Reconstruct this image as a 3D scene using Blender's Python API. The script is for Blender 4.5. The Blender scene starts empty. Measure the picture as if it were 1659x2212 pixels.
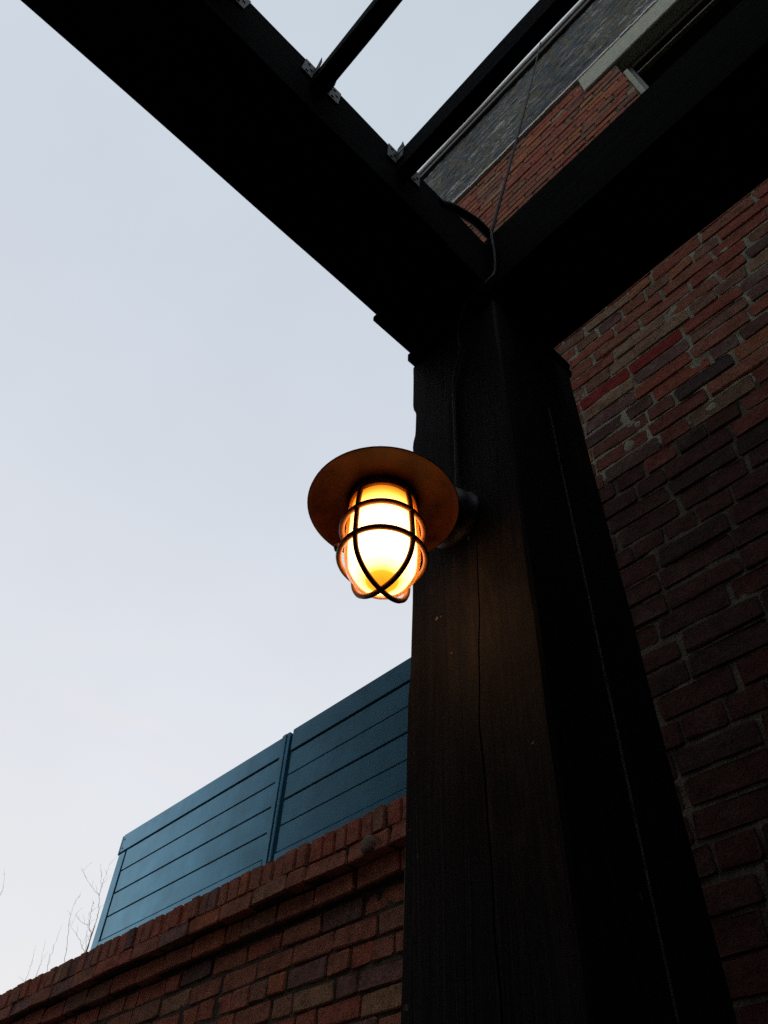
import bpy, bmesh, math, random
from mathutils import Vector, Matrix, noise

random.seed(7)
scene = bpy.context.scene
COL = scene.collection
GROUND = -1.5                       # the camera is the origin, held 1.5 m above the paving

# ------------------------------------------------------------------ camera
def make_camera():
    e, r, h = (math.radians(a) for a in (48.8627, 3.78304, -49.4553))
    fw = Vector((math.sin(h) * math.cos(e), math.cos(h) * math.cos(e), math.sin(e)))
    rt = Vector((math.cos(h), -math.sin(h), 0.0))
    up = rt.cross(fw)
    R = rt * math.cos(r) + up * math.sin(r)
    U = up * math.cos(r) - rt * math.sin(r)
    cd = bpy.data.cameras.new('camera')
    cd.sensor_fit = 'VERTICAL'
    cd.sensor_height = 24.0
    cd.lens = 24.0 * 1674.92 / 2212.0
    cd.clip_start = 0.02
    cd.clip_end = 3000
    co = bpy.data.objects.new('camera', cd)
    m = Matrix((R, U, -fw)).transposed().to_4x4()
    co.matrix_world = m
    COL.objects.link(co)
    scene.camera = co
make_camera()

# ------------------------------------------------------------------ sky, sun, exposure
SUN_EL, SUN_AZ = math.radians(5), math.radians(-105)      # azimuth from +Y, clockwise

def srgb(r, g, b):
    return tuple(((c / 255) / 12.92 if c / 255 <= .04045 else ((c / 255 + .055) / 1.055) ** 2.4) for c in (r, g, b))

world = bpy.data.worlds.new('World')
scene.world = world
world.use_nodes = True
wn = world.node_tree
wn.nodes.clear()
def N(nt, t, **kw):
    n = nt.nodes.new(t)
    for k, v in kw.items():
        setattr(n, k, v)
    return n
sky = N(wn, 'ShaderNodeTexSky', sky_type='NISHITA', sun_disc=False, sun_elevation=SUN_EL, sun_rotation=SUN_AZ)
sky.air_density, sky.dust_density, sky.ozone_density = 1.0, 2.5, 1.0
tc = N(wn, 'ShaderNodeTexCoord')
sep = N(wn, 'ShaderNodeSeparateXYZ')
wn.links.new(tc.outputs['Generated'], sep.inputs[0])
ramp = N(wn, 'ShaderNodeValToRGB')
cr = ramp.color_ramp
stops = [(0.0, (150, 148, 150)), (.16, (247, 244, 242)), (.30, (242, 243, 246)), (.46, (235, 238, 244)), (.66, (226, 231, 240)), (.84, (216, 224, 235)), (1.0, (208, 219, 230))]
cr.elements[0].position, cr.elements[1].position = stops[0][0], stops[-1][0]
for p, c in stops[1:-1]:
    cr.elements.new(p)
for el, (p, c) in zip(cr.elements, stops):
    el.position = p
    el.color = (*srgb(*c), 1)
wn.links.new(sep.outputs['Z'], ramp.inputs['Fac'])
# thin uneven overcast
nz = N(wn, 'ShaderNodeTexNoise')
nz.inputs['Scale'].default_value = 2.2
nz.inputs['Detail'].default_value = 5
wn.links.new(tc.outputs['Generated'], nz.inputs['Vector'])
mr = N(wn, 'ShaderNodeMapRange')
mr.inputs['From Min'].default_value, mr.inputs['From Max'].default_value = .3, .7
mr.inputs['To Min'].default_value, mr.inputs['To Max'].default_value = 9.2, 9.9
wn.links.new(nz.outputs['Fac'], mr.inputs['Value'])
# long low wisps with a little warmth
mpw = N(wn, 'ShaderNodeMapping'); mpw.inputs['Scale'].default_value = (3, 3, 15)
wn.links.new(tc.outputs['Generated'], mpw.inputs['Vector'])
nw = N(wn, 'ShaderNodeTexNoise'); nw.inputs['Scale'].default_value = 1.3; nw.inputs['Detail'].default_value = 4
wn.links.new(mpw.outputs['Vector'], nw.inputs['Vector'])
rw = N(wn, 'ShaderNodeMapRange'); rw.inputs['From Min'].default_value, rw.inputs['From Max'].default_value = .50, .68
wn.links.new(nw.outputs['Fac'], rw.inputs['Value'])
lo = N(wn, 'ShaderNodeMapRange'); lo.inputs['From Min'].default_value, lo.inputs['From Max'].default_value = .62, .18
wn.links.new(sep.outputs['Z'], lo.inputs['Value'])
wf = N(wn, 'ShaderNodeMath', operation='MULTIPLY'); wn.links.new(rw.outputs[0], wf.inputs[0]); wn.links.new(lo.outputs[0], wf.inputs[1])
wf2 = N(wn, 'ShaderNodeMath', operation='MULTIPLY'); wn.links.new(wf.outputs[0], wf2.inputs[0]); wf2.inputs[1].default_value = .75
warm = N(wn, 'ShaderNodeMix', data_type='RGBA')
wn.links.new(wf2.outputs[0], warm.inputs['Factor']); wn.links.new(ramp.outputs['Color'], warm.inputs[6]); warm.inputs[7].default_value = (*srgb(252, 240, 234), 1)
sc = N(wn, 'ShaderNodeVectorMath', operation='SCALE')
wn.links.new(warm.outputs[2], sc.inputs[0])
wn.links.new(mr.outputs[0], sc.inputs['Scale'])
mix = N(wn, 'ShaderNodeMix', data_type='RGBA')
mix.inputs['Factor'].default_value = 0.96
wn.links.new(sky.outputs[0], mix.inputs[6])
wn.links.new(sc.outputs[0], mix.inputs[7])
bg = N(wn, 'ShaderNodeBackground')
bg.inputs['Strength'].default_value = .1
wn.links.new(mix.outputs[2], bg.inputs['Color'])
wo = N(wn, 'ShaderNodeOutputWorld')
wn.links.new(bg.outputs[0], wo.inputs[0])

sl = bpy.data.lights.new('sun', 'SUN')
sl.energy, sl.angle, sl.color = .12, math.radians(25), (1, .86, .76)
so = bpy.data.objects.new('sun', sl)
sd = Vector((math.sin(SUN_AZ) * math.cos(SUN_EL), math.cos(SUN_AZ) * math.cos(SUN_EL), math.sin(SUN_EL)))
so.rotation_euler = sd.to_track_quat('Z', 'Y').to_euler()
COL.objects.link(so)

vs = scene.view_settings
vs.view_transform = 'Standard'
vs.look = 'None'
vs.exposure = 0.0
vs.gamma = 1.0
vs.use_curve_mapping = False
scene.cycles.use_denoising = False                     # the photograph is grainy; keep the sampler's own grain
scene.cycles.max_bounces = 8
scene.cycles.transparent_max_bounces = 12
scene.cycles.sample_clamp_indirect = 3.0

# ------------------------------------------------------------------ helpers
class MB:
    """collects verts and faces for one mesh object"""
    def __init__(s):
        s.v, s.f, s.mi, s.smooth = [], [], [], []
    def add(s, vs, fs, mi=0, smooth=False):
        b = len(s.v)
        s.v += [tuple(p) for p in vs]
        for f in fs:
            s.f.append([i + b for i in f])
            s.mi.append(mi)
            s.smooth.append(smooth)
    def box(s, x0, x1, y0, y1, z0, z1, ch=0.0, mi=0):
        if ch <= 0:
            vs = [(x, y, z) for z in (z0, z1) for y in (y0, y1) for x in (x0, x1)]
            s.add(vs, [(0, 2, 3, 1), (4, 5, 7, 6), (0, 1, 5, 4), (2, 6, 7, 3), (0, 4, 6, 2), (1, 3, 7, 5)], mi)
            return
        bm = bmesh.new()
        bmesh.ops.create_cube(bm, size=1)
        for v in bm.verts:
            v.co = Vector(((x0 + x1) / 2 + v.co.x * (x1 - x0), (y0 + y1) / 2 + v.co.y * (y1 - y0), (z0 + z1) / 2 + v.co.z * (z1 - z0)))
        bmesh.ops.bevel(bm, geom=bm.edges[:], offset=ch, segments=1, affect='EDGES')
        bm.verts.index_update()
        s.add([v.co[:] for v in bm.verts], [[v.index for v in f.verts] for f in bm.faces], mi)
        bm.free()
    def tube(s, pts, rad, seg=8, mi=0, cap=True):
        pts = [Vector(p) for p in pts]
        rads = rad if isinstance(rad, (list, tuple)) else [rad] * len(pts)
        rings, prev = [], None
        for i, p in enumerate(pts):
            t = (pts[min(i + 1, len(pts) - 1)] - pts[max(i - 1, 0)]).normalized()
            if prev is None:
                a = t.orthogonal().normalized()
            else:
                a = (prev - t * prev.dot(t)).normalized()
            prev = a
            b = t.cross(a)
            rings.append([p + (a * math.cos(2 * math.pi * k / seg) + b * math.sin(2 * math.pi * k / seg)) * rads[i] for k in range(seg)])
        vs = [q for r in rings for q in r]
        fs = [(i * seg + k, i * seg + (k + 1) % seg, (i + 1) * seg + (k + 1) % seg, (i + 1) * seg + k) for i in range(len(pts) - 1) for k in range(seg)]
        s.add(vs, fs, mi, True)
        if cap:
            n = len(pts)
            s.add(rings[0], [tuple(reversed(range(seg)))], mi)
            s.add(rings[-1], [tuple(range(seg))], mi)
    def lathe(s, prof, c, seg=48, mi=0, axis='z', smooth=True):
        vs = []
        for r, h in prof:
            for k in range(seg):
                a = 2 * math.pi * k / seg
                if axis == 'z':
                    vs.append((c[0] + r * math.cos(a), c[1] + r * math.sin(a), c[2] + h))
                else:                                   # axis -y
                    vs.append((c[0] + r * math.cos(a), c[1] - h, c[2] + r * math.sin(a)))
        fs = [(i * seg + k, i * seg + (k + 1) % seg, (i + 1) * seg + (k + 1) % seg, (i + 1) * seg + k) for i in range(len(prof) - 1) for k in range(seg)]
        s.add(vs, fs, mi, smooth)
    def torus(s, c, R, r, seg=56, ts=8, flat=1.0):
        vs = []
        for i in range(seg):
            a = 2 * math.pi * i / seg
            for k in range(ts):
                b = 2 * math.pi * k / ts
                vs.append((c[0] + (R + r * math.cos(b)) * math.cos(a), c[1] + (R + r * math.cos(b)) * math.sin(a), c[2] + r * flat * math.sin(b)))
        fs = [(i * ts + k, ((i + 1) % seg) * ts + k, ((i + 1) % seg) * ts + (k + 1) % ts, i * ts + (k + 1) % ts) for i in range(seg) for k in range(ts)]
        s.add(vs, fs, 0, True)
    def mesh(s, name, mats):
        me = bpy.data.meshes.new(name)
        me.from_pydata(s.v, [], s.f)
        for m in (mats if isinstance(mats, (list, tuple)) else [mats]):
            me.materials.append(m)
        me.polygons.foreach_set('material_index', s.mi)
        me.polygons.foreach_set('use_smooth', s.smooth)
        me.update()
        bm = bmesh.new(); bm.from_mesh(me)
        bmesh.ops.recalc_face_normals(bm, faces=bm.faces[:])
        bm.to_mesh(me); bm.free()
        return me
    def build(s, name, mats, parent=None, lean=False):
        if lean:                                        # the lamp hangs very slightly out of plumb
            s.v = [(x + .65 * .035 * (.885 - z), y + .76 * .035 * (.885 - z), z) for x, y, z in s.v]
        return link(name, s.mesh(name, mats), parent)

def link(name, me, parent=None, loc=None):
    o = bpy.data.objects.new(name, me)
    COL.objects.link(o)
    if parent is not None:
        o.parent = parent
        o.matrix_parent_inverse = Matrix.Translation(-parent.location)   # children are modelled in world coordinates
    if loc is not None:
        o.location = loc
    return o

def thing(name, label, cat, loc, group=None):
    o = bpy.data.objects.new(name, None)
    o.empty_display_size = .1
    o.location = loc
    COL.objects.link(o)
    return tag(o, label, cat, group)

def tag(o, label=None, cat=None, group=None, kind=None):
    for k, v in (('label', label), ('category', cat), ('group', group), ('kind', kind)):
        if v:
            o[k] = v
    return o

# ------------------------------------------------------------------ materials
def mat(name):
    m = bpy.data.materials.new(name)
    m.use_nodes = True
    nt = m.node_tree
    b = nt.nodes['Principled BSDF']
    return m, nt, b

def noise_node(nt, scale, detail=4, rough=.6, vec=None, stretch=None, rnd=False):
    n = N(nt, 'ShaderNodeTexNoise')
    n.inputs['Scale'].default_value = scale
    n.inputs['Detail'].default_value = detail
    n.inputs['Roughness'].default_value = rough
    t = N(nt, 'ShaderNodeTexCoord')
    src = t.outputs['Object']
    if rnd:                                              # each copy gets its own patch of noise
        oi = N(nt, 'ShaderNodeObjectInfo')
        ad = N(nt, 'ShaderNodeVectorMath', operation='ADD')
        nt.links.new(src, ad.inputs[0]); nt.links.new(oi.outputs['Location'], ad.inputs[1])
        src = ad.outputs[0]
    if stretch:
        mp = N(nt, 'ShaderNodeMapping')
        mp.inputs['Scale'].default_value = stretch
        nt.links.new(src, mp.inputs['Vector'])
        src = mp.outputs['Vector']
    nt.links.new(src, n.inputs['Vector'])
    return n

def ramp_node(nt, src, stops):
    r = N(nt, 'ShaderNodeValToRGB')
    e = r.color_ramp.elements
    e[0].position, e[-1].position = stops[0][0], stops[-1][0]
    for p, c in stops[1:-1]:
        e.new(p)
    for el, (p, c) in zip(e, stops):
        el.position = p
        el.color = (*c, 1) if len(c) == 3 else c
    nt.links.new(src, r.inputs['Fac'])
    return r

def bump(nt, b, h, strength, dist):
    bp = N(nt, 'ShaderNodeBump')
    bp.inputs['Strength'].default_value = strength
    bp.inputs['Distance'].default_value = dist
    nt.links.new(h, bp.inputs['Height'])
    nt.links.new(bp.outputs[0], b.inputs['Normal'])
    return bp

def mixc(nt, fac, a, b_, mode='MIX'):
    m = N(nt, 'ShaderNodeMix', data_type='RGBA', blend_type=mode)
    for sock, v in ((m.inputs['Factor'], fac), (m.inputs[6], a), (m.inputs[7], b_)):
        if hasattr(v, 'is_linked') or hasattr(v, 'links'):
            nt.links.new(v, sock)
        elif isinstance(v, tuple):
            sock.default_value = (*v, 1)
        else:
            sock.default_value = v
    return m.outputs[2]

def brick_mat(name, c, smear=(.30, .29, .22), amt=.25):
    m, nt, b = mat(name)
    n1 = noise_node(nt, 21, 7, .74, rnd=True)
    r1 = ramp_node(nt, n1.outputs['Fac'], [(.22, tuple(x * .32 for x in c)), (.5, c), (.80, tuple(min(1, x * 1.5 + .012) for x in c))])
    n2 = noise_node(nt, 9, 6, .7, rnd=True)
    r2 = ramp_node(nt, n2.outputs['Fac'], [(.56, (0, 0, 0)), (.74, (amt,) * 3)])
    col = mixc(nt, r2.outputs['Color'], r1.outputs['Color'], smear)
    n3 = noise_node(nt, 140, 2, .5, rnd=True)
    r3 = ramp_node(nt, n3.outputs['Fac'], [(.34, (.45, .45, .45)), (.46, (1, 1, 1))])
    col = mixc(nt, .8, col, r3.outputs['Color'], 'MULTIPLY')
    nt.links.new(col, b.inputs['Base Color'])
    b.inputs['Roughness'].default_value = .9
    b.inputs['Specular IOR Level'].default_value = .2
    bump(nt, b, n1.outputs['Fac'], .9, .006)
    return m

def mortar_mat(name, c):
    m, nt, b = mat(name)
    n1 = noise_node(nt, 18, 6, .7)
    r1 = ramp_node(nt, n1.outputs['Fac'], [(.3, tuple(x * .4 for x in c)), (.7, c)])
    nt.links.new(r1.outputs['Color'], b.inputs['Base Color'])
    b.inputs['Roughness'].default_value = .95
    b.inputs['Specular IOR Level'].default_value = .15
    n2 = noise_node(nt, 130, 4, .6)
    bump(nt, b, n2.outputs['Fac'], .8, .004)
    return m

def wood_mat(name, stretch, c0, c1, specks=False, rough=.75, spec=.12):
    m, nt, b = mat(name)
    n1 = noise_node(nt, 1.0, 6, .62, stretch=stretch)
    n1.inputs['Distortion'].default_value = 1.2
    n2 = noise_node(nt, 3.2, 6, .7, stretch=tuple(1.0 if v > 10 else .45 for v in stretch))
    r1 = ramp_node(nt, n1.outputs['Fac'], [(.32, c0), (.5, tuple((p + q) / 2 for p, q in zip(c0, c1))), (.68, c1)])
    r2 = ramp_node(nt, n2.outputs['Fac'], [(.38, (.25, .25, .27)), (.5, (.9, .9, .9)), (.62, (1.6, 1.5, 1.42))])
    col = mixc(nt, 1.0, r1.outputs['Color'], r2.outputs['Color'], 'MULTIPLY')
    if specks:
        n3 = noise_node(nt, 55, 2, .5)
        r3 = ramp_node(nt, n3.outputs['Fac'], [(.745, (0, 0, 0)), (.77, (.8, .8, .8))])
        col = mixc(nt, r3.outputs['Color'], col, (.22, .17, .13))
    if specks:                                           # two knots with their swirl of darker grain
        t = N(nt, 'ShaderNodeTexCoord')
        for p, rad in (((-.528, .669, .462), .060), ((-.625, .669, .98), .040), ((-.500, .669, -.2), .05)):
            mp = N(nt, 'ShaderNodeVectorMath', operation='MULTIPLY'); mp.inputs[1].default_value = (1, 0, .55)
            nt.links.new(t.outputs['Object'], mp.inputs[0])
            ds = N(nt, 'ShaderNodeVectorMath', operation='DISTANCE'); ds.inputs[1].default_value = (p[0], 0, p[2] * .55)
            nt.links.new(mp.outputs[0], ds.inputs[0])
            nd = noise_node(nt, 22, 4, .6)
            ad = N(nt, 'ShaderNodeMath', operation='MULTIPLY_ADD'); ad.inputs[1].default_value = .030
            nt.links.new(nd.outputs['Fac'], ad.inputs[0]); nt.links.new(ds.outputs['Value'], ad.inputs[2])
            rk = ramp_node(nt, ad.outputs[0], [(.012, (.25, .22, .2)), (.012 + rad * .35, (.55, .5, .46)), (.012 + rad * .55, (1.5, 1.4, 1.35)), (.012 + rad * .75, (.7, .7, .7)), (.012 + rad, (1, 1, 1))])
            col = mixc(nt, 1.0, col, rk.outputs['Color'], 'MULTIPLY')
    nt.links.new(col, b.inputs['Base Color'])
    b.inputs['Roughness'].default_value = rough
    b.inputs['Specular IOR Level'].default_value = spec
    bump(nt, b, n1.outputs['Fac'], .5, .004)
    return m

def plain(name, c, rough=.6, metal=0.0, spec=.4, var=.35, scale=30):
    m, nt, b = mat(name)
    n1 = noise_node(nt, scale, 5, .65)
    r1 = ramp_node(nt, n1.outputs['Fac'], [(.3, tuple(x * (1 - var) for x in c)), (.7, tuple(min(1, x * (1 + var)) for x in c))])
    nt.links.new(r1.outputs['Color'], b.inputs['Base Color'])
    b.inputs['Roughness'].default_value = rough
    b.inputs['Metallic'].default_value = metal
    b.inputs['Specular IOR Level'].default_value = spec
    bump(nt, b, n1.outputs['Fac'], .15, .002)
    return m

M = {}
TONES = {'red': (.205, .060, .040), 'red_brown': (.185, .068, .044), 'brown': (.155, .075, .050), 'plum': (.125, .066, .058),
         'dark': (.088, .052, .046), 'orange': (.235, .080, .040), 'buff': (.21, .125, .075)}
for k, c in TONES.items():
    M[k] = brick_mat('brick_' + k, c)
M['scarlet'] = brick_mat('brick_scarlet', (.34, .030, .022), amt=.10)
SHADED = {k: tuple(.36 * (.6 * x + .4 * y) for x, y in zip(c, (.185, .066, .044))) for k, c in TONES.items()}          # tones darkened to stand in for shade low on the wall
SOFT = {'red': (0.448, 0.129, 0.081), 'red_brown': (0.403, 0.146, 0.092), 'brown': (0.336, 0.157, 0.101), 'plum': (0.258, 0.129, 0.108),
        'dark': (0.179, 0.099, 0.083), 'orange': (0.482, 0.157, 0.076), 'buff': (0.403, 0.224, 0.129)}   # soft reds of the boundary wall
for k in TONES:
    M['sooty_' + k] = brick_mat('sooty_brick_' + k, SHADED[k], smear=(.16, .15, .11), amt=.30)  # shade painted into the brick colour; the key also seeds brick shapes
    M['soft_' + k] = brick_mat('soft_brick_' + k, SOFT[k], smear=(.26, .22, .15), amt=.30)
SKYLIT = {'red': (.36, .095, .055), 'red_brown': (.34, .12, .07), 'brown': (.27, .13, .08), 'plum': (.20, .10, .085),
         'dark': (.13, .075, .06), 'orange': (.42, .15, .065), 'buff': (.36, .22, .13)}   # brightened tones, the stronger sky light higher up put into the colour
for k, c in SKYLIT.items():
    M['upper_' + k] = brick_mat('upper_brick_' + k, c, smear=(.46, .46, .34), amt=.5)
M['mortar'] = mortar_mat('lime_mortar', (.20, .185, .13))
M['lime'] = mortar_mat('pale_lime', (.27, .20, .16))
M['lime_wash'] = mortar_mat('limewashed_mortar', (.56, .57, .42))
M['old_mortar'] = mortar_mat('weathered_mortar', (.12, .108, .075))
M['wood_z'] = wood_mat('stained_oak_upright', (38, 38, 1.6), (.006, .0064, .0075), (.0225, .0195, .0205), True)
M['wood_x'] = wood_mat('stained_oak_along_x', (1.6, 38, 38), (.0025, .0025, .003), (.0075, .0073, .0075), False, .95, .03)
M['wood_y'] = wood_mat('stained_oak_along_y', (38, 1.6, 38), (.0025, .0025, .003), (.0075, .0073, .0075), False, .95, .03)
M['fence'] = plain('blue_grey_paint', (.085, .285, .425), .29, .85, .5, .20, 5)
M['galv'] = plain('galvanised_steel', (.125, .138, .145), .6, .4, .35, .5, 90)
M['copper'] = plain('tarnished_copper', (.030, .0085, .0036), .5, .1, .12, .75, 15)
M['bronze'] = plain('dark_bronze', (.17, .070, .020), .45, .4, .4, .3, 60)
M['iron'] = plain('black_iron', (.05, .05, .055), .5, .2, .5, .3, 60)
M['rubber'] = plain('black_cable_sheath', (.008, .008, .009), .7, 0, .12, .2, 60)
M['grey_cable'] = plain('grey_cable_sheath', (.075, .080, .09), .7, 0, .2, .2, 60)
M['sealant'] = plain('dusty_sealant', (.20, .17, .14), .9, 0, .2, .5, 70)
M['white_paint'] = plain('weathered_white_paint', (.62, .64, .60), .6, 0, .4, .25, 22)
M['lintel'] = plain('pale_green_stone', (.46, .50, .40), .85, 0, .3, .22, 30)
M['frame'] = plain('dark_window_paint', (.05, .045, .035), .5, 0, .4, .3, 30)
M['rail'] = plain('faded_window_paint', (.20, .19, .14), .6, 0, .3, .4, 40)
M['glass'] = plain('dark_window_glass', (.002, .002, .0022), .9, 0, 0.0, .1, 10)
M['bark'] = plain('twig_bark', (.13, .10, .085), .9, 0, .2, .3, 40)
M['slate'] = plain('painted_brick_dark', (.085, .098, .108), .8, 0, .3, .45, 14)

def painted_brick():
    m, nt, b = mat('slate_painted_brick')
    n1 = noise_node(nt, 5, 9, .8, stretch=(1, 1, 2.2))
    r1 = ramp_node(nt, n1.outputs['Fac'], [(.38, (.010, .018, .024)), (.47, (.034, .060, .072)), (.54, (.064, .082, .080)), (.64, (.16, .18, .165))])
    n2 = noise_node(nt, 4.2, 9, .82, stretch=(1, 1, 5))
    r2 = ramp_node(nt, n2.outputs['Fac'], [(.53, (0, 0, 0)), (.585, (.85, .85, .85))])
    col = mixc(nt, r2.outputs['Color'], r1.outputs['Color'], (.46, .50, .48))
    n3 = noise_node(nt, 1.3, 3, .5)
    r3 = ramp_node(nt, n3.outputs['Fac'], [(.35, (.55, .6, .68)), (.65, (1.2, 1.15, 1.05))])
    col = mixc(nt, 1.0, col, r3.outputs['Color'], 'MULTIPLY')
    nt.links.new(col, b.inputs['Base Color'])
    b.inputs['Roughness'].default_value = .85
    bump(nt, b, n1.outputs['Fac'], .8, .02)
    return m
M['painted'] = painted_brick()

def paving_mat():
    m, nt, b = mat('dark_paving')
    n1 = noise_node(nt, 3, 7, .7)
    r1 = ramp_node(nt, n1.outputs['Fac'], [(.3, (.030, .028, .026)), (.7, (.06, .057, .052))])
    nt.links.new(r1.outputs['Color'], b.inputs['Base Color'])
    b.inputs['Roughness'].default_value = .9
    bump(nt, b, n1.outputs['Fac'], .4, .01)
    return m
M['paving'] = paving_mat()

# ------------------------------------------------------------------ ground
g = MB()
g.add([(-400, -400, GROUND), (400, -400, GROUND), (400, 400, GROUND), (-400, 400, GROUND)], [(0, 1, 2, 3)])
tag(g.build('ground', M['paving']), kind='structure')

# ------------------------------------------------------------------ building added behind the viewer to block sky light and reflections
nb = thing('added_sky_blocker', 'unseen dark brick building added opposite the pergola to cut sky light', 'building', (3, -4, GROUND))
b = MB()
b.box(-12.5, -3.4, -8, -3.3, GROUND + .001, 12.0)
b.box(-3.399, 9, -8, -3.31, GROUND + .001, 6.6)
b.box(3.75, 9, -3.29, 1.50, GROUND + .001, 6.6)
b.build('wall', brick_mat('blocker_brick', (.085, .055, .045)), nb)
b = MB(); b.box(-12.55, -3.38, -8.05, -3.24, 12.003, 12.12); b.build('coping', M['frame'], nb)

# ------------------------------------------------------------------ bricks
def brick_verts(L, H, D, rnd, rough=1.0, c=.006):
    """front face looks along -y at y = 0, the body runs back to y = D; centre of the front at the origin"""
    out = [(-L/2 + c, -H/2), (L/2 - c, -H/2), (L/2, -H/2 + c), (L/2, H/2 - c), (L/2 - c, H/2), (-L/2 + c, H/2), (-L/2, H/2 - c), (-L/2, -H/2 + c)]
    j = lambda s: rnd.uniform(-s, s) * rough
    out = [(x + j(.0040), z + j(.0030)) for x, z in out]
    if rough >= 1 and rnd.random() < .15:                               # a knocked-off corner
        q = rnd.randrange(4) * 2
        out[q] = (out[q][0] * .90, out[q][1] * .82)
        out[q - 1] = (out[q - 1][0] * .93, out[q - 1][1] * .80)
    fr = [(x * (1 - .005 / L) + j(.001), j(.0018), z * (1 - .0055 / H) + j(.001)) for x, z in out]
    mid = [(x, .0035 + j(.0015), z) for x, z in out]
    back = [(x, D, z) for x, z in out]
    vs = fr + mid + back
    fs = [tuple(range(8))] + [(k, k + 8, (k + 1) % 8 + 8, (k + 1) % 8) for k in range(8)] + [(k + 8, k + 16, (k + 1) % 8 + 16, (k + 1) % 8 + 8) for k in range(8)]
    return vs, fs

_cache = {}
def brick_mesh(L, H, tone, variant, D=.05, rough=1.0):
    L = round(L, 2) if L > .08 else round(L, 3)
    key = (L, H, tone, variant)
    if key not in _cache:
        rnd = random.Random(repr(key))
        vs, fs = brick_verts(L, H, D, rnd, rough, .006 if rough >= 1 else .0025)
        b = MB()
        b.add(vs, fs)
        _cache[key] = b.mesh('brick', M[tone])
    return _cache[key]

def put_brick(parent, x, y, z, L, H, tone, rnd, loose=1.0):
    o = link('brick', brick_mesh(L, H, tone, rnd.randrange(5)), parent, (x, y + rnd.uniform(-.004, .004) * loose, z + rnd.uniform(-.0025, .0025) * loose))
    o.rotation_euler = (rnd.uniform(-.02, .02) * loose, rnd.uniform(-.008, .008) * loose, rnd.uniform(-.014, .014) * loose)
    return o

class Stuff:
    """far brickwork: real bricks joined into one mesh"""
    def __init__(s):
        s.b = MB()
    def put(s, x, y, z, L, H, mi, rnd):
        vs, fs = brick_verts(L, H, .05, rnd)
        dy = rnd.uniform(-.003, .003)
        s.b.add([(p[0] + x, p[1] + y + dy, p[2] + z) for p in vs], fs, mi)

def course(x0, x1, k, rnd, gap=.0095):
    """brick lengths of one course from x0 to x1: (centre, length)"""
    S, Hd = .215, .102
    x, i, out = x0, k, []
    header_row = (k % 4 == 2)
    first = True
    while x < x1 - .03:
        if first:
            L = Hd if k % 2 else (S if not header_row else .16)
            first = False
        elif header_row:
            L = Hd if rnd.random() < .8 else S
        else:
            L = S if rnd.random() < .86 else Hd
        L = min(L + rnd.uniform(-.006, .006), x1 - x)
        if L < .03:
            break
        out.append((x + L / 2, L))
        x += L + gap + rnd.uniform(-.002, .003)
    return out

def mortar_sheet(x0, x1, z0, z1, y, step, amp, seed):
    nx, nz_ = max(1, int((x1 - x0) / step)), max(1, int((z1 - z0) / step))
    b = MB()
    vs = []
    for j in range(nz_ + 1):
        for i in range(nx + 1):
            x, z = x0 + (x1 - x0) * i / nx, z0 + (z1 - z0) * j / nz_
            d = noise.fractal(Vector((x * 14, seed, z * 14)), 1.0, 2.0, 3) * amp + noise.noise(Vector((x * 2.6, seed + 5, z * 2.6))) * amp * .35
            vs.append((x, y - d, z))
    fs = [(j * (nx + 1) + i, j * (nx + 1) + i + 1, (j + 1) * (nx + 1) + i + 1, (j + 1) * (nx + 1) + i) for j in range(nz_) for i in range(nx)]
    b.add(vs, fs, 0, True)
    return b

# ------------------------------------------------------------------ tall brick building on the right
YR, XC = 1.62, -1.668               # its front plane and its left corner
PITCH, Z0 = .0772, .531 - 27 * .0772
WX0, WX1, WZ0, WZ1 = .048, 1.05, 4.25, 5.57      # window opening
bld = thing('brick_building', 'tall old red brick building with weathered dark upper band behind the black post', 'building', (XC + 3, YR + 3, GROUND))
rnd = random.Random(11)
kmap = list(TONES)
wts_low = [4, 6, 3, 2, 1, 1.2, .2]
wts_up = [5, 6, 2, .7, .3, 4, 1]
wts_band = [6, 6, 2.5, 1.5, .4, 2, 1.2]
near = []
up = Stuff(); lowf = Stuff()
k = 0
while True:
    z = Z0 + k * PITCH + .033
    if z > 5.86:
        break
    rows = course(XC + .002, 3.6, k, rnd)
    for x, L in rows:
        if WX0 - .001 < x + L / 2 and x - L / 2 < WX1 and WZ0 < z < WZ1 + .02:
            if x - L / 2 < WX0 - .03:                   # closer against the jamb
                nl = WX0 - .002 - (x - L / 2)
                x, L = x - L / 2 + nl / 2, nl
            else:
                continue
        if -.18 < x + L / 2 and x - L / 2 < 1.25 and z > 5.56 - .01:
            if x - L / 2 < -.21:
                nl = -.182 - (x - L / 2)
                x, L = x - L / 2 + nl / 2, nl
            else:
                continue
        w = wts_up if z > 3.2 else wts_band if z > 1.9 else wts_low
        tone = rnd.choices(kmap, w)[0]
        if -1.0 < x < .75 and .40 < z < 3.25:
            red_row = abs(z - (2.54 + .036)) < .03
            if red_row and x < -.22:
                tone = 'scarlet'
            if abs(z - (2.54 + .036 - PITCH)) < .03 or abs(z - (2.54 + .036 + PITCH)) < .03:
                tone = rnd.choice(['buff', 'brown', 'buff', 'plum'])
            shade_z = z + rnd.gauss(0, .13)                    # painted shade fades out gradually with height
            near.append((x, z, L, tone if tone == 'scarlet' else ('upper_' if shade_z > 2.26 else '' if shade_z > 1.98 else 'sooty_') + tone))  # sooty_ keys hold the tones darkened to stand in for shade
        else:
            s = up if z > 3.25 else lowf
            s.put(x, YR, z, L, .066, kmap.index(tone), rnd)
    k += 1
near.sort(key=lambda t: -(3 - abs(t[0]) - .4 * t[1]) if False else (t[0] + .9) ** 2 + .05 * t[1] ** 2)
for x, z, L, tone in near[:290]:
    put_brick(bld, x, YR, z, L, .068, tone, rnd, .5)
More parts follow.
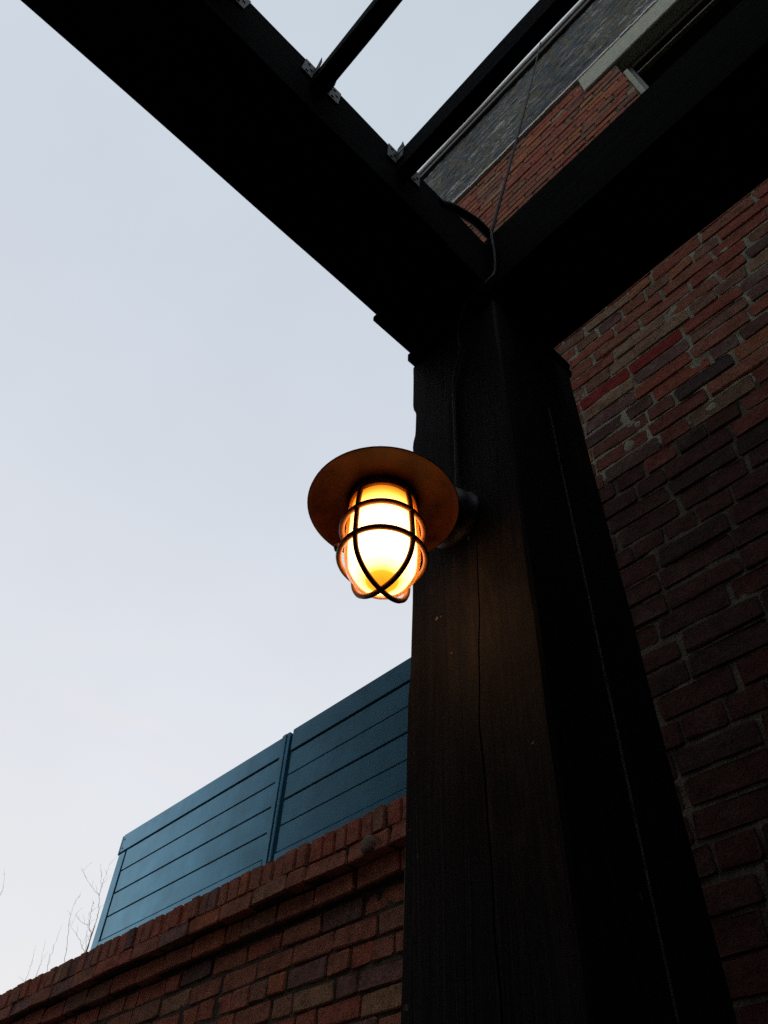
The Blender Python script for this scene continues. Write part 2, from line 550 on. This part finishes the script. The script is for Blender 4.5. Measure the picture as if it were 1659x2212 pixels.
for x, z, L, tone in near[290:]:
    lowf.put(x, YR, z, L, .066, kmap.index(tone.replace('upper_', '').replace('sooty_', '')) if tone != 'scarlet' else 0, rnd)  # sooty_ means shade-darkened tones
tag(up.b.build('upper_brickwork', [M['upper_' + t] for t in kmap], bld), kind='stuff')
tag(lowf.b.build('side_brickwork', [M['sooty_' + t] for t in kmap], bld), kind='stuff')  # shade-darkened tones here too
mortar_sheet(-1.0, .75, .40, 2.10, YR + .0046, .009, .0028, 2.0).build('mortar_bed', M['mortar'], bld)
mortar_sheet(-1.0, .75, 2.10, 3.25, YR + .0040, .009, .0029, 2.0).build('mortar_bed', M['lime_wash'], bld)   # old limewash clings to the joints up here
b = MB()                                                # the wall behind, with the window opening left out
for x0, x1, z0, z1 in ((XC, -1.0, GROUND, 3.25), (-1.0, .75, GROUND, .40), (.75, 3.6, GROUND, 3.25),
                       (XC, WX0, 3.25, 7.2), (WX1, 3.6, 3.25, 7.2), (WX0, WX1, 3.25, WZ0), (WX0, WX1, WZ1, 7.2)):
    b.add([(x0, YR + .006, z0), (x1, YR + .006, z0), (x1, YR + .006, z1), (x0, YR + .006, z1)], [(0, 1, 2, 3)])
for x in (XC, 3.6):
    b.add([(x, YR + .006, GROUND), (x, 6, GROUND), (x, 6, 7.2), (x, YR + .006, 7.2)], [(0, 1, 2, 3)])
b.add([(XC, 6, GROUND), (3.6, 6, GROUND), (3.6, 6, 7.2), (XC, 6, 7.2)], [(0, 1, 2, 3)])
b.add([(XC, YR + .006, 7.2), (3.6, YR + .006, 7.2), (3.6, 6, 7.2), (XC, 6, 7.2)], [(0, 1, 2, 3)])
b.build('wall', M['mortar'], bld)
# reveal of the window
b = MB()
b.add([(WX0, YR + .004, WZ0), (WX0, YR + .14, WZ0), (WX0, YR + .14, WZ1), (WX0, YR + .004, WZ1)], [(0, 1, 2, 3)])
b.add([(WX1, YR + .004, WZ0), (WX1, YR + .14, WZ0), (WX1, YR + .14, WZ1), (WX1, YR + .004, WZ1)], [(0, 1, 2, 3)])
b.build('window_reveal', M['rail'], bld)
# weathered dark band above the string course
mortar_sheet(XC + .001, 3.59, 5.899, 7.195, YR + .004, .018, .009, 4.0).build('weathered_render', M['painted'], bld)
b = MB()
n = 60
pts = [XC - .01 + (3.6 - XC) * i / n for i in range(n + 1)]
for i in range(n):                                       # slightly wavering string course
    d = rnd.uniform(-.004, .004)
    b.box(pts[i], pts[i + 1] - .002, YR - .022 + d, YR + .05, 5.868 + d, 5.897 + d)
b.build('string_course', M['white_paint'], bld)
b = MB(); b.box(-.178, 1.25, YR - .016, YR + .10, 5.578, 5.862, .006); b.build('lintel', M['lintel'], bld)
b = MB(); b.box(XC - .03, 3.62, YR - .03, YR + .3, 7.20, 7.27, .006); b.build('eaves_board', M['frame'], bld)
b = MB(); b.box(XC - .06, 3.64, YR - .05, YR + .34, 7.285, 7.35, .01); b.build('coping', M['white_paint'], bld)
# window
win = MB()
yg = YR + .10
win.box(WX0 + .002, WX0 + .06, yg - .03, yg + .03, WZ0, WZ1 - .002, .004)
win.box(WX1 - .06, WX1 - .002, yg - .03, yg + .03, WZ0, WZ1 - .002, .004)
win.box(WX0 + .062, WX1 - .062, yg - .03, yg + .03, WZ1 - .07, WZ1 - .004, .004)
fr = win.build('window', M['frame'], bld)
b = MB(); b.box(WX0 + .055, WX1 - .055, yg + .004, yg + .012, WZ0, WZ1 - .06); b.build('pane', M['glass'], fr)
b = MB(); b.box(WX0 + .063, WX1 - .063, yg - .045, yg + .003, 4.885, 4.925, .004); b.build('meeting_rail', M['rail'], fr)
b = MB(); b.box(WX0 + .063, WX1 - .063, yg - .028, yg + .003, 5.355, 5.372, .003); b.build('glazing_bar', M['rail'], fr)
b = MB(); b.box(WX0 + .003, WX0 + .035, YR + .02, yg - .035, 4.86, 5.40, .004); b.build('staff_bead', M['lintel'], fr)
b = MB(); b.box(WX0 - .05, WX1 + .05, YR - .05, YR + .14, WZ0 - .06, WZ0 - .003, .006); b.build('sill', M['lintel'], fr)

# ------------------------------------------------------------------ low wall on the left
YL, XL = 1.82, -8.5
lw = thing('boundary_wall', 'low weathered red brick wall with corbelled brick-on-edge coping under the blue fence', 'wall', (-4, YL, GROUND))
rnd = random.Random(23)
wts = [6, 7, 2.2, 1.2, .5, 2.2, .12]
ls = Stuff()
nvis = 0
for k in range(34):
    z = 1.155 - (k + 1) * .0770 + .0385
    if z < GROUND:
        break
    for x, L in course(XL, XC - .012, k, rnd):
        tone = rnd.choices(kmap, wts)[0]
        zline = .62 + (-1.8 - x) * .19 if x < -1.8 else .6          # below this the frame ends
        if x > -5.2 and z > zline - .12:
            put_brick(lw, x, YL, z, L, .065, 'soft_' + tone, rnd); nvis += 1
        else:
            ls.put(x, YL, z, L, .065, kmap.index(tone), rnd)
# corbel courses
wts2 = [4, 6, 2.5, 1.5, .6, 1.2, .2]
for (yy, z, H, k) in ((1.786, 1.2005, .071, 1), (1.742, 1.275, .062, 0)):
    for x, L in course(XL, XC - .012, k, rnd, .008):
        tone = rnd.choices(kmap, wts2)[0]
        if x > -5.3:
            put_brick(lw, x, yy, z, L, H, 'soft_' + tone, rnd); nvis += 1
        else:
            ls.put(x, yy, z, L, H, kmap.index(tone), rnd)
x = XL
while x < XC - .07:                                    # brick on edge
    w = rnd.uniform(.050, .068)
    tone = rnd.choices(kmap, [5, 7, 3, 1, .5, 2, .4])[0]
    h = rnd.uniform(.080, .090)
    if x > -5.3:
        o = link('brick', brick_mesh(w, .090, 'soft_' + tone, rnd.randrange(4), .21, .5), lw, (x + w / 2, 1.742 + rnd.uniform(-.006, .006), 1.353 + rnd.uniform(-.0012, .0012)))
        o.rotation_euler = (0, rnd.uniform(-.018, .018), rnd.uniform(-.03, .03)); nvis += 1
    else:
        ls.put(x + w / 2, 1.742, 1.352, w, h, kmap.index(tone), rnd)
    x += w + rnd.uniform(.010, .019)
tag(ls.b.build('outer_brickwork', [M['soft_' + t] for t in kmap], lw), kind='stuff')
mortar_sheet(-5.3, XC, .4, 1.162, YL + .0055, .011, .0042, 9.0).build('mortar_bed', M['old_mortar'], lw)
b = MB()
b.box(XL, XC - .003, YL + .012, 1.955, GROUND, 1.163)
b.box(XL, XC - .003, 1.800, 1.953, 1.164, 1.238)
b.box(XL, XC - .003, 1.757, 1.951, 1.2445, 1.372)
b.build('wall_core', M['old_mortar'], lw)

b = MB(); b.lathe([(0, .012), (.020, .011), (.030, .007), (.034, 0)], (-2.001, 1.7375, 1.270), 18, 0, '-y'); b.build('lime_patch', M['lime'], lw)

# ------------------------------------------------------------------ blue panel fence on top of it
YF = 1.985
fe = thing('panel_fence', 'blue-grey painted board fence standing behind the low brick wall', 'fence', (-3.2, YF + .02, GROUND))
def board(name, x0, x1, z0, z1, y0=YF, y1=YF + .03, ch=.003):
    dy = random.uniform(-.0012, .0012)                 # no two boards sit quite alike
    b = MB(); b.box(x0, x1, y0 + dy, y1 + dy, z0, z1, ch); return b.build(name, M['fence'], fe)
for (x0, x1, zt) in ((-4.506, -3.006, 2.252), (-2.919, -1.700, 2.262)):
    zs = [2.132, 2.002, 1.872, 1.742, 1.612]
    board('top_board', x0 - (.088 if x0 < -4 else 0), x1, zs[0] + .004, zt, YF - .004, YF + .032)
    for a in range(4):
        g0, g1 = (.004, .002) if a % 2 else (.002, .004)
        board('board', x0 + .002, x1 - .002, zs[a + 1] + g0 * .9, zs[a] - g1 * .9)
    board('bottom_rail', x0 + .002, x1 - .002, 1.30, zs[4] - .004, YF - .008, YF + .03)
    b = MB(); b.box(x0, x1, YF + .012, YF + .036, 1.2, zt - .004); b.build('backing_sheet', M['fence'], fe)
board('end_post', -4.592, -4.512, 1.2, 2.126, YF - .004, YF + .05, .004)
board('end_flange', -4.612, -4.597, 2.128, 2.246, YF - .006, YF + .05, .002)
board('post', -3.003, -2.938, GROUND + .3, 2.255, YF - .010, YF + .06, .004)
board('post_flange', -2.984, -2.962, 1.2, 2.250, YF - .015, YF - .0105, .0015)
for z in (2.215, 2.16):
    b = MB(); b.lathe([(0, .004), (.006, .003), (.007, 0)], (-4.572, YF - .003, z), 10, 0, '-y'); b.build('screw', M['iron'], fe)

# ------------------------------------------------------------------ timber pergola
pg = thing('timber_pergola', 'heavy black-stained timber post and beams with thin rafters overhead', 'pergola', (-.574, .81, GROUND))
def lerp_tab(tab, z):
    if z <= tab[0][0]:
        return tab[0][1]
    for (a, va), (b_, vb) in zip(tab, tab[1:]):
        if z <= b_:
            return va + (vb - va) * (z - a) / (b_ - a)
    return tab[-1][1]
SWX = [(a_, v_ - .0032) for a_, v_ in [(-1.5, -.698), (.27, -.697), (.69, -.697), (.73, -.693), (1.25, -.6945), (1.315, -.702), (1.335, -.701), (1.36, -.6945), (1.445, -.694), (1.475, -.7045), (1.66, -.7075)]]
CRX = [(-1.5, -.556), (.28, -.557), (.45, -.560), (.58, -.563), (.765, -.553), (.885, -.548), (1.2, -.546)]
def timber(name, mt, parent, x0f, x1, y0, y1, crack=None):
    b = MB()
    zs = [GROUND + .001 + (1.652 - GROUND) * i / 170 for i in range(171)]
    rings = []
    for z in zs:
        w = lambda s, f=5: noise.noise(Vector((s * 7.3, s, z * f))) * .0022
        x0 = x0f(z)
        ch = .004 + .003 * abs(noise.noise(Vector((3.1, 1.7, z * 6))))
        r = [(x0, y1), (x0 + w(1, 9), y0 + .003), (x0 + .003, y0 + w(2))]
        if crack:
            cx, cd = lerp_tab(CRX, z) + noise.noise(Vector((9, 2, z * 11))) * .003, max(0.0, min(1.0, (1.02 - z) / .12)) * .014
            cd *= .75 + .5 * noise.noise(Vector((4, 4, z * 4)))
            hw = .0012 + .0014 * abs(noise.noise(Vector((6, 1, z * 5))))
            r += [(cx - .05, y0 + w(7)), (cx - hw, y0 + w(3) * .3), (cx, y0 + max(cd, .0002)), (cx + hw, y0 + w(4) * .3), (cx + .05, y0 + w(8))]
        r += [(x1 - ch, y0 + w(5)), (x1 + w(6), y0 + ch), (x1 + w(9) * .7, y1)]
        rings.append([(p[0], p[1], z) for p in r])
    n = len(rings[0])
    b.add([p for r in rings for p in r], [(i * n + k, i * n + (k + 1) % n, (i + 1) * n + (k + 1) % n, (i + 1) * n + k) for i in range(len(rings) - 1) for k in range(n)])
    return b.build(name, mt, parent)
post = timber('post', M['wood_z'], pg, lambda z: lerp_tab(SWX, z), -.454, .669, .8135, True)
timber('rear_timber', M['wood_z'], post, lambda z: -.690, -.4545, .8185, .944)
b = MB()
zs = [GROUND + .01 + i * (1.35 - GROUND) / 60 for i in range(61)]
pts = [(-.4535 + noise.noise(Vector((1, 2, z * 3))) * .0006, .816 + noise.noise(Vector((5, 2, z * 4))) * .0010, z) for z in zs]
b.tube(pts, [.0022 + .0009 * noise.noise(Vector((8, 3, z * 9))) for z in zs], 6)
b.build('sealant_strip', M['sealant'], post)
b = MB(); b.box(-.7085, -.452, .644, .965, 1.657, 1.684, .006); b.build('post_cap', M['wood_x'], pg)
b = MB(); b.box(-.7005, -.450, .523, .958, 1.6865, 1.704, .003); b.build('bearing_plate', M['wood_y'], pg)

def beam(name, mt, x0, x1, y0, y1, z0, z1, axis, seed):
    """sawn timber with wavering arrises"""
    b = MB()
    n = 70
    rings = []
    a0, a1 = (x0, x1) if axis == 'x' else (y0, y1)
    for i in range(n + 1):
        t = a0 + (a1 - a0) * i / n
        ch = .005
        w = lambda s: noise.noise(Vector((seed + s * 3.7, s, t * 4))) * .0025
        c0, c1 = (y0, y1) if axis == 'x' else (x0, x1)
        r = [(c0 + ch, z0 + w(1)), (c1 - ch, z0 + w(2)), (c1 + w(3), z0 + ch), (c1 + w(4), z1 - ch), (c1 - ch, z1 + w(5)), (c0 + ch, z1 + w(6)), (c0 + w(7), z1 - ch), (c0 + w(8), z0 + ch)]
        rings.append([(t, p[0], p[1]) if axis == 'x' else (p[0], t, p[1]) for p in r])
    m = 8
    b.add([p for r in rings for p in r], [(i * m + k, i * m + (k + 1) % m, (i + 1) * m + (k + 1) % m, (i + 1) * m + k) for i in range(n) for k in range(m)])
    b.add(rings[0], [tuple(range(8))]); b.add(rings[-1], [tuple(range(8))])
    return b.build(name, mt, pg)
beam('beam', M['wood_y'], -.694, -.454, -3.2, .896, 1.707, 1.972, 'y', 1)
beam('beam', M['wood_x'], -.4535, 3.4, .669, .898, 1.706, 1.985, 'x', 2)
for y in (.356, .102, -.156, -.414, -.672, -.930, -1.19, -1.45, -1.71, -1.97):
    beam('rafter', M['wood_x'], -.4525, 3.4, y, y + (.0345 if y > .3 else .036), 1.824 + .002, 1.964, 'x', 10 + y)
beam('end_beam', M['wood_y'], 3.405, 3.6, -3.2, .9, 1.707, 1.972, 'y', 5)
b = MB()
for x, y in ((-.574, -3.0), (3.5, .78), (3.5, -3.0)):
    b.box(x - .12, x + .12, y - .12, y + .12, GROUND + .001, 1.704, .01)
b.build('far_posts', M['wood_z'], pg)

b = MB()
y = -3.2
while y < 1.5:                                          # unseen boarded roof added over the far bays to cut sky light
    b.box(.38, 3.6, y, y + .142, 1.9665, 1.988, .003)
    y += .145
b.build('added_roof_boards', M['wood_x'], pg)

# galvanised joist hangers where the rafters meet the beam
for y in (.356, .102, -.156):
    xf = -.4505
    for s, yc in ((-1, y - .003), (1, y + .041)):
        h = MB()
        ya, yb = (yc - .030, yc) if s < 0 else (yc, yc + .030)
        h.box(xf, xf + .0018, ya, yb, 1.872, 1.958)                     # flange on the beam
        yt = (yc - .0018, yc) if s < 0 else (yc, yc + .0018)
        h.box(xf + .0016, xf + .022, yt[0], yt[1], 1.885, 1.955)        # cheek on the rafter
        if s < 0:                                                       # bent tab standing up at the rafter side
            h.add([(xf + .001, y - .006, 1.93), (xf + .030, y - .006, 1.925), (xf + .024, y - .009, 1.978), (xf + .018, y - .008, 1.970), (xf + .001, y - .005, 1.978)], [(0, 1, 2, 3, 4)])
        hg = h.build('joist_hanger', M['galv'], pg)
        yn = y - .018 if s < 0 else y + .056
        for i, dz in enumerate((1.888, 1.914, 1.940)):
            b = MB(); yy = yn + (.006 if i == 1 else -.003); b.box(xf + .0022, xf + .004, yy - .0035, yy + .0035, dz - .0035, dz + .0035)
            b.build('nail', M['iron'], hg)

def smooth(pts, n=8):
    P = [Vector(p) for p in pts]
    P = [P[0] * 2 - P[1]] + P + [P[-1] * 2 - P[-2]]
    out = []
    for i in range(1, len(P) - 2):
        for k in range(n):
            t = k / n
            a, b_, c, d = P[i - 1:i + 3]
            out.append(.5 * ((2 * b_) + (c - a) * t + (2 * a - 5 * b_ + 4 * c - d) * t * t + (3 * b_ - a - 3 * c + d) * t ** 3))
    out.append(P[-2])
    return out

# ------------------------------------------------------------------ caged wall lamp
LX, LY = -.574, .488
lp = thing('wall_lamp', 'lit caged bulkhead lamp with round copper shade on the black post', 'lamp', (LX, .667, .99))
c0 = (LX, LY, 0)
b = MB()
prof = [(.0512, .8850), (.0560, .8838), (.070, .8812), (.090, .8772), (.104, .8735), (.1105, .8712), (.1118, .8700),
        (.1129, .8706), (.1122, .8735), (.106, .8782), (.091, .8835), (.070, .8900), (.057, .8985), (.052, .911), (.042, .925), (.036, .932), (.034, .930), (.034, .912), (.0512, .9045), (.0512, .8850)]
b.lathe(prof, c0, 72); b.build('shade', M['copper'], lp, True)
b = MB(); b.lathe([(0, .995), (.020, .993), (.026, .985), (.028, .965), (.036, .955), (.038, .938), (.036, .934), (0, .934)], c0, 40); b.build('socket', M['bronze'], lp)
b = MB()
b.lathe([(.0, .8695), (.0500, .8695), (.0510, .8715), (.0510, .903), (.0, .904)], c0, 48); b.build('collar', M['bronze'], lp, True)
for (z, R) in ((.8185, .0590), (.7635, .0605)):
    b = MB(); b.torus((LX, LY, z), R, .0041, flat=1.0); b.build('cage_ring', M['bronze'], lp, True)
CAM_AZ = math.atan2(-LY, -LX)                       # direction from the lamp towards the viewer
for q in (0, 1):
    a = CAM_AZ + math.radians(41) + q * math.radians(98)
    pts = []
    half = [(.0505, .873), (.0545, .848), (.0572, .8185), (.0586, .788), (.0588, .7635), (.0565, .745), (.0490, .729), (.0370, .7175), (.022, .7105), (.008, .708)]
    dz = -.0035 * q
    for r, h in half:
        pts.append((LX + r * math.cos(a), LY + r * math.sin(a), h + (dz if h < .75 else 0)))
    for r, h in reversed(half):
        pts.append((LX - r * math.cos(a), LY - r * math.sin(a), h + (dz if h < .75 else 0)))
    b = MB(); b.tube(smooth(pts, 4), .0039, 8); b.build('cage_hoop', M['bronze'], lp, True)
b = MB(); b.lathe([(0, .0), (.004, .001), (.0055, .006), (.004, .011), (0, .012)], (LX + .063 * math.cos(CAM_AZ - 1.45), LY + .063 * math.sin(CAM_AZ - 1.45), .766), 12); b.build('cage_screw', M['bronze'], lp, True)

def glow_mat():
    m = bpy.data.materials.new('lit_frosted_glass'); m.use_nodes = True
    nt = m.node_tree; nt.nodes.clear()
    t = N(nt, 'ShaderNodeTexCoord'); s = N(nt, 'ShaderNodeSeparateXYZ')
    nt.links.new(t.outputs['Object'], s.inputs[0])
    mr = N(nt, 'ShaderNodeMapRange')
    mr.inputs['From Min'].default_value, mr.inputs['From Max'].default_value = .716, .869
    nt.links.new(s.outputs['Z'], mr.inputs['Value'])
    r = ramp_node(nt, mr.outputs[0], [(0, (.20, .055, .002)), (.03, (.23, .095, .004)), (.07, (.75, .36, .10)), (.16, (1, .50, .19)), (.62, (1, .49, .185)), (.78, (.9, .36, .09)), (.88, (.38, .15, .020)), (.96, (.21, .070, .004)), (1, (.15, .036, .001))])
    em = N(nt, 'ShaderNodeEmission'); em.inputs['Strength'].default_value = 7.2
    nt.links.new(r.outputs['Color'], em.inputs['Color'])
    o = N(nt, 'ShaderNodeOutputMaterial'); nt.links.new(em.outputs[0], o.inputs[0])
    return m
def amber_glass():
    m = bpy.data.materials.new('clear_amber_glass'); m.use_nodes = True
    nt = m.node_tree; nt.nodes.clear()
    lw_ = N(nt, 'ShaderNodeLayerWeight'); lw_.inputs['Blend'].default_value = .5
    r = ramp_node(nt, lw_.outputs['Facing'], [(0, (1, 1, 1)), (.6, (1, .95, .86)), (.85, (1, .74, .36)), (1, (.75, .32, .06))])
    tr = N(nt, 'ShaderNodeBsdfTransparent'); nt.links.new(r.outputs['Color'], tr.inputs['Color'])
    gl = N(nt, 'ShaderNodeBsdfGlossy'); gl.inputs['Roughness'].default_value = .12
    tl = N(nt, 'ShaderNodeBsdfTranslucent'); tl.inputs['Color'].default_value = (.85, .30, .035, 1)
    fm = ramp_node(nt, lw_.outputs['Facing'], [(.55, (0, 0, 0)), (1, (.5, .5, .5))])
    m2 = N(nt, 'ShaderNodeMixShader')
    nt.links.new(fm.outputs['Color'], m2.inputs[0]); nt.links.new(tr.outputs[0], m2.inputs[1]); nt.links.new(tl.outputs[0], m2.inputs[2])
    fr_ = N(nt, 'ShaderNodeFresnel'); fr_.inputs['IOR'].default_value = 1.45
    mx = N(nt, 'ShaderNodeMixShader')
    nt.links.new(fr_.outputs[0], mx.inputs[0]); nt.links.new(m2.outputs[0], mx.inputs[1]); nt.links.new(gl.outputs[0], mx.inputs[2])
    o = N(nt, 'ShaderNodeOutputMaterial'); nt.links.new(mx.outputs[0], o.inputs[0])
    return m
M['glow'], M['amber'] = glow_mat(), amber_glass()
b = MB()
b.lathe([(.0460, .8690), (.0475, .850), (.0480, .800), (.0478, .770), (.0450, .748), (.0355, .7300), (.021, .7205), (.008, .7172), (.0, .7165)], c0, 48)
gl_ = b.build('globe', M['glow'], lp, True)
b = MB()
b.lathe([(.0500, .8692), (.0525, .850), (.0533, .800), (.0535, .766), (.0500, .742), (.0395, .7245), (.023, .7148), (.008, .7128), (.0, .7125)], c0, 48)
b.build('glass_cover', M['amber'], lp, True)
# bracket
b = MB(); b.lathe([(0, .062), (.020, .061), (.024, .052), (.040, .046), (.046, .040), (.050, .030), (.052, .012), (.056, .009), (.056, .0006), (0, .0006)], (-.586, .6665, .992), 40, 0, '-y'); b.build('mounting_box', M['iron'], lp)
b = MB(); b.tube([(-.584, .615, .992), (-.580, .575, .994), (-.577, .530, 1.0), (-.575, .503, 1.004), (LX, LY, .998), (LX, LY, .985)], [.013, .012, .012, .012, .012, .014], 12); b.build('arm', M['bronze'], lp)
for a in (.8, 2.4, 4.0, 5.5):
    b = MB(); b.lathe([(0, .018), (.005, .017), (.006, .011)], (-.586 + .047 * math.cos(a), .6665, .992 + .047 * math.sin(a)), 10, 0, '-y'); b.build('screw', M['iron'], lp)

# ------------------------------------------------------------------ cables
b = MB()
b.tube(smooth([(-.426, .663, 1.99), (-.425, .661, 1.93), (-.426, .662, 1.84), (-.432, .660, 1.745), (-.445, .645, 1.690), (-.50, .637, 1.655), (-.54, .650, 1.610), (-.552, .662, 1.53), (-.572, .664, 1.46), (-.5785, .6645, 1.40), (-.579, .6645, 1.25), (-.581, .6645, 1.10), (-.583, .655, 1.03)]), .0034, 8)
tag(b.build('lamp_cable', M['grey_cable']), 'thin grey cable running down the post front into the lamp bracket', 'cable')
b = MB()
b.tube(smooth([(-.458, .505, 1.93), (-.456, .545, 1.985), (-.453, .595, 2.022), (-.452, .640, 2.052), (-.450, .690, 2.050), (-.435, .745, 2.000)]), .0125, 10)
tag(b.build('conduit_loop', M['rubber']), 'short thick black conduit looping over the corner where the two beams meet', 'conduit')
b = MB()
A, B_ = Vector((-.262, 1.566, 7.33)), Vector((-.425, .664, 1.985))
pts = [A.lerp(B_, t / 24) + Vector((0, 0, -.05 * math.sin(math.pi * t / 24))) for t in range(25)]
b.tube(pts, .0046, 6)
tag(b.build('overhead_wire', M['rubber']), 'thin black wire hanging from the building eaves down to the beam corner', 'wire')

# ------------------------------------------------------------------ bare trees beyond the low wall
def tree(label, base, trunk_top, twigs, seed):
    rr = random.Random(seed)
    t = thing('bare_tree', label, 'tree', base, 'bare trees beyond the low wall')
    b = MB()
    n = 9
    ps = [Vector(base).lerp(Vector(trunk_top), i / n) + Vector((rr.uniform(-.05, .05), rr.uniform(-.05, .05), 0)) * (0 < i < n) for i in range(n + 1)]
    b.tube(ps, [.10 - .075 * i / n for i in range(n + 1)], 8)
    b.build('trunk', M['bark'], t)
    c = MB()
    def jag(pts):
        out = []
        for a, q in zip(pts, pts[1:]):
            a, q = Vector(a), Vector(q)
            for i in range(4):
                out.append(a.lerp(q, i / 4) + Vector((rr.uniform(-.008, .008), rr.uniform(-.02, .02), rr.uniform(-.008, .008))) * (i > 0))
        out.append(Vector(pts[-1]))
        return out
    for pts, r0 in twigs:
        link_to = Vector(trunk_top).lerp(Vector(base), rr.uniform(0, .25))
        if r0 > .0065:
            p0 = Vector(pts[0])
            mid = link_to.lerp(p0, .5) + Vector((0, 0, -.15))
            c.tube([link_to, mid, p0], [.018, .013, r0], 5)
        j = jag(smooth(pts, 3))
        r0 *= .62
        c.tube(j, [r0 * (1 - .72 * i / (len(j) - 1)) for i in range(len(j))], 5)
        for i in range(5, len(j) - 1, 9):
            d = Vector((rr.uniform(-1, 1), rr.uniform(-.6, .6), rr.uniform(.4, 1))).normalized() * rr.uniform(.12, .3)
            c.tube([j[i], j[i] + d * .5 + Vector((0, 0, .02)), j[i] + d], [.0022, .0018, .0011], 4)
    for i in range(26):                                 # lower twigs
        s = Vector(trunk_top).lerp(Vector(base), rr.uniform(0, .5))
        d = Vector((rr.uniform(-1, 1), rr.uniform(-1, 1), rr.uniform(-.1, .5))) * rr.uniform(.5, 1.1)
        e = s + d
        e.z = min(e.z, 5.3 + (-16.4 - e.x) * .0)
        c.tube([s, s.lerp(e, .5) + Vector((0, 0, -.05)), e], [.012, .008, .003], 4)
    c.build('crown', M['bark'], t)
Y = 7.0
P3 = lambda l: [(x, Y + dy, z) for x, z, dy in [(p[0], p[1], p[2] if len(p) > 2 else 0) for p in l]]
tree('bare tree whose forked twigs show beside the left end of the blue fence', (-16.6, Y, GROUND), (-16.5, Y, 5.2), [
    (P3([(-16.376, 5.55), (-16.985, 6.017), (-17.583, 6.398)]), .0075),
    (P3([(-17.2, 5.5), (-17.623, 6.32), (-17.798, 6.698), (-17.737, 6.957), (-17.595, 7.035)]), .0075),
    (P3([(-16.36, 5.7), (-16.402, 5.94), (-16.629, 6.162), (-16.773, 6.588), (-16.787, 6.68)]), .012),
    (P3([(-16.656, 6.169), (-17.14, 6.375), (-17.56, 6.637)]), .006),
    (P3([(-16.35, 6.1), (-16.389, 6.378), (-16.586, 6.759), (-16.641, 6.955), (-17.052, 7.567)]), .010),
    (P3([(-16.578, 6.746), (-17.079, 7.055), (-17.611, 7.418), (-18.071, 7.799)]), .006),
    (P3([(-16.617, 6.88), (-16.574, 7.142), (-16.559, 7.418)]), .006),
    (P3([(-16.43, 5.6), (-16.649, 6.125), (-16.835, 6.472)]), .006)], 3)
tree('bare tree with only a few faint twig tips above the coping', (-18.8, Y, GROUND), (-18.7, Y, 5.0), [
    (P3([(-19.063, 5.4), (-19.042, 5.84), (-19.085, 6.145)]), .0068),
    (P3([(-18.585, 5.4), (-18.53, 5.838), (-18.694, 6.19)]), .0068),
    (P3([(-18.014, 5.5), (-18.104, 5.957), (-18.076, 6.245)]), .0066)], 5)
tree('bare tree with one curved twig at the left edge of the photo', (-23.6, Y, GROUND), (-23.5, Y, 7.4), [
    (P3([(-23.2, 8.0), (-23.049, 8.525), (-22.997, 8.683), (-23.579, 9.415)]), .009)], 8)
print('left bricks', nvis, 'near', len(near))
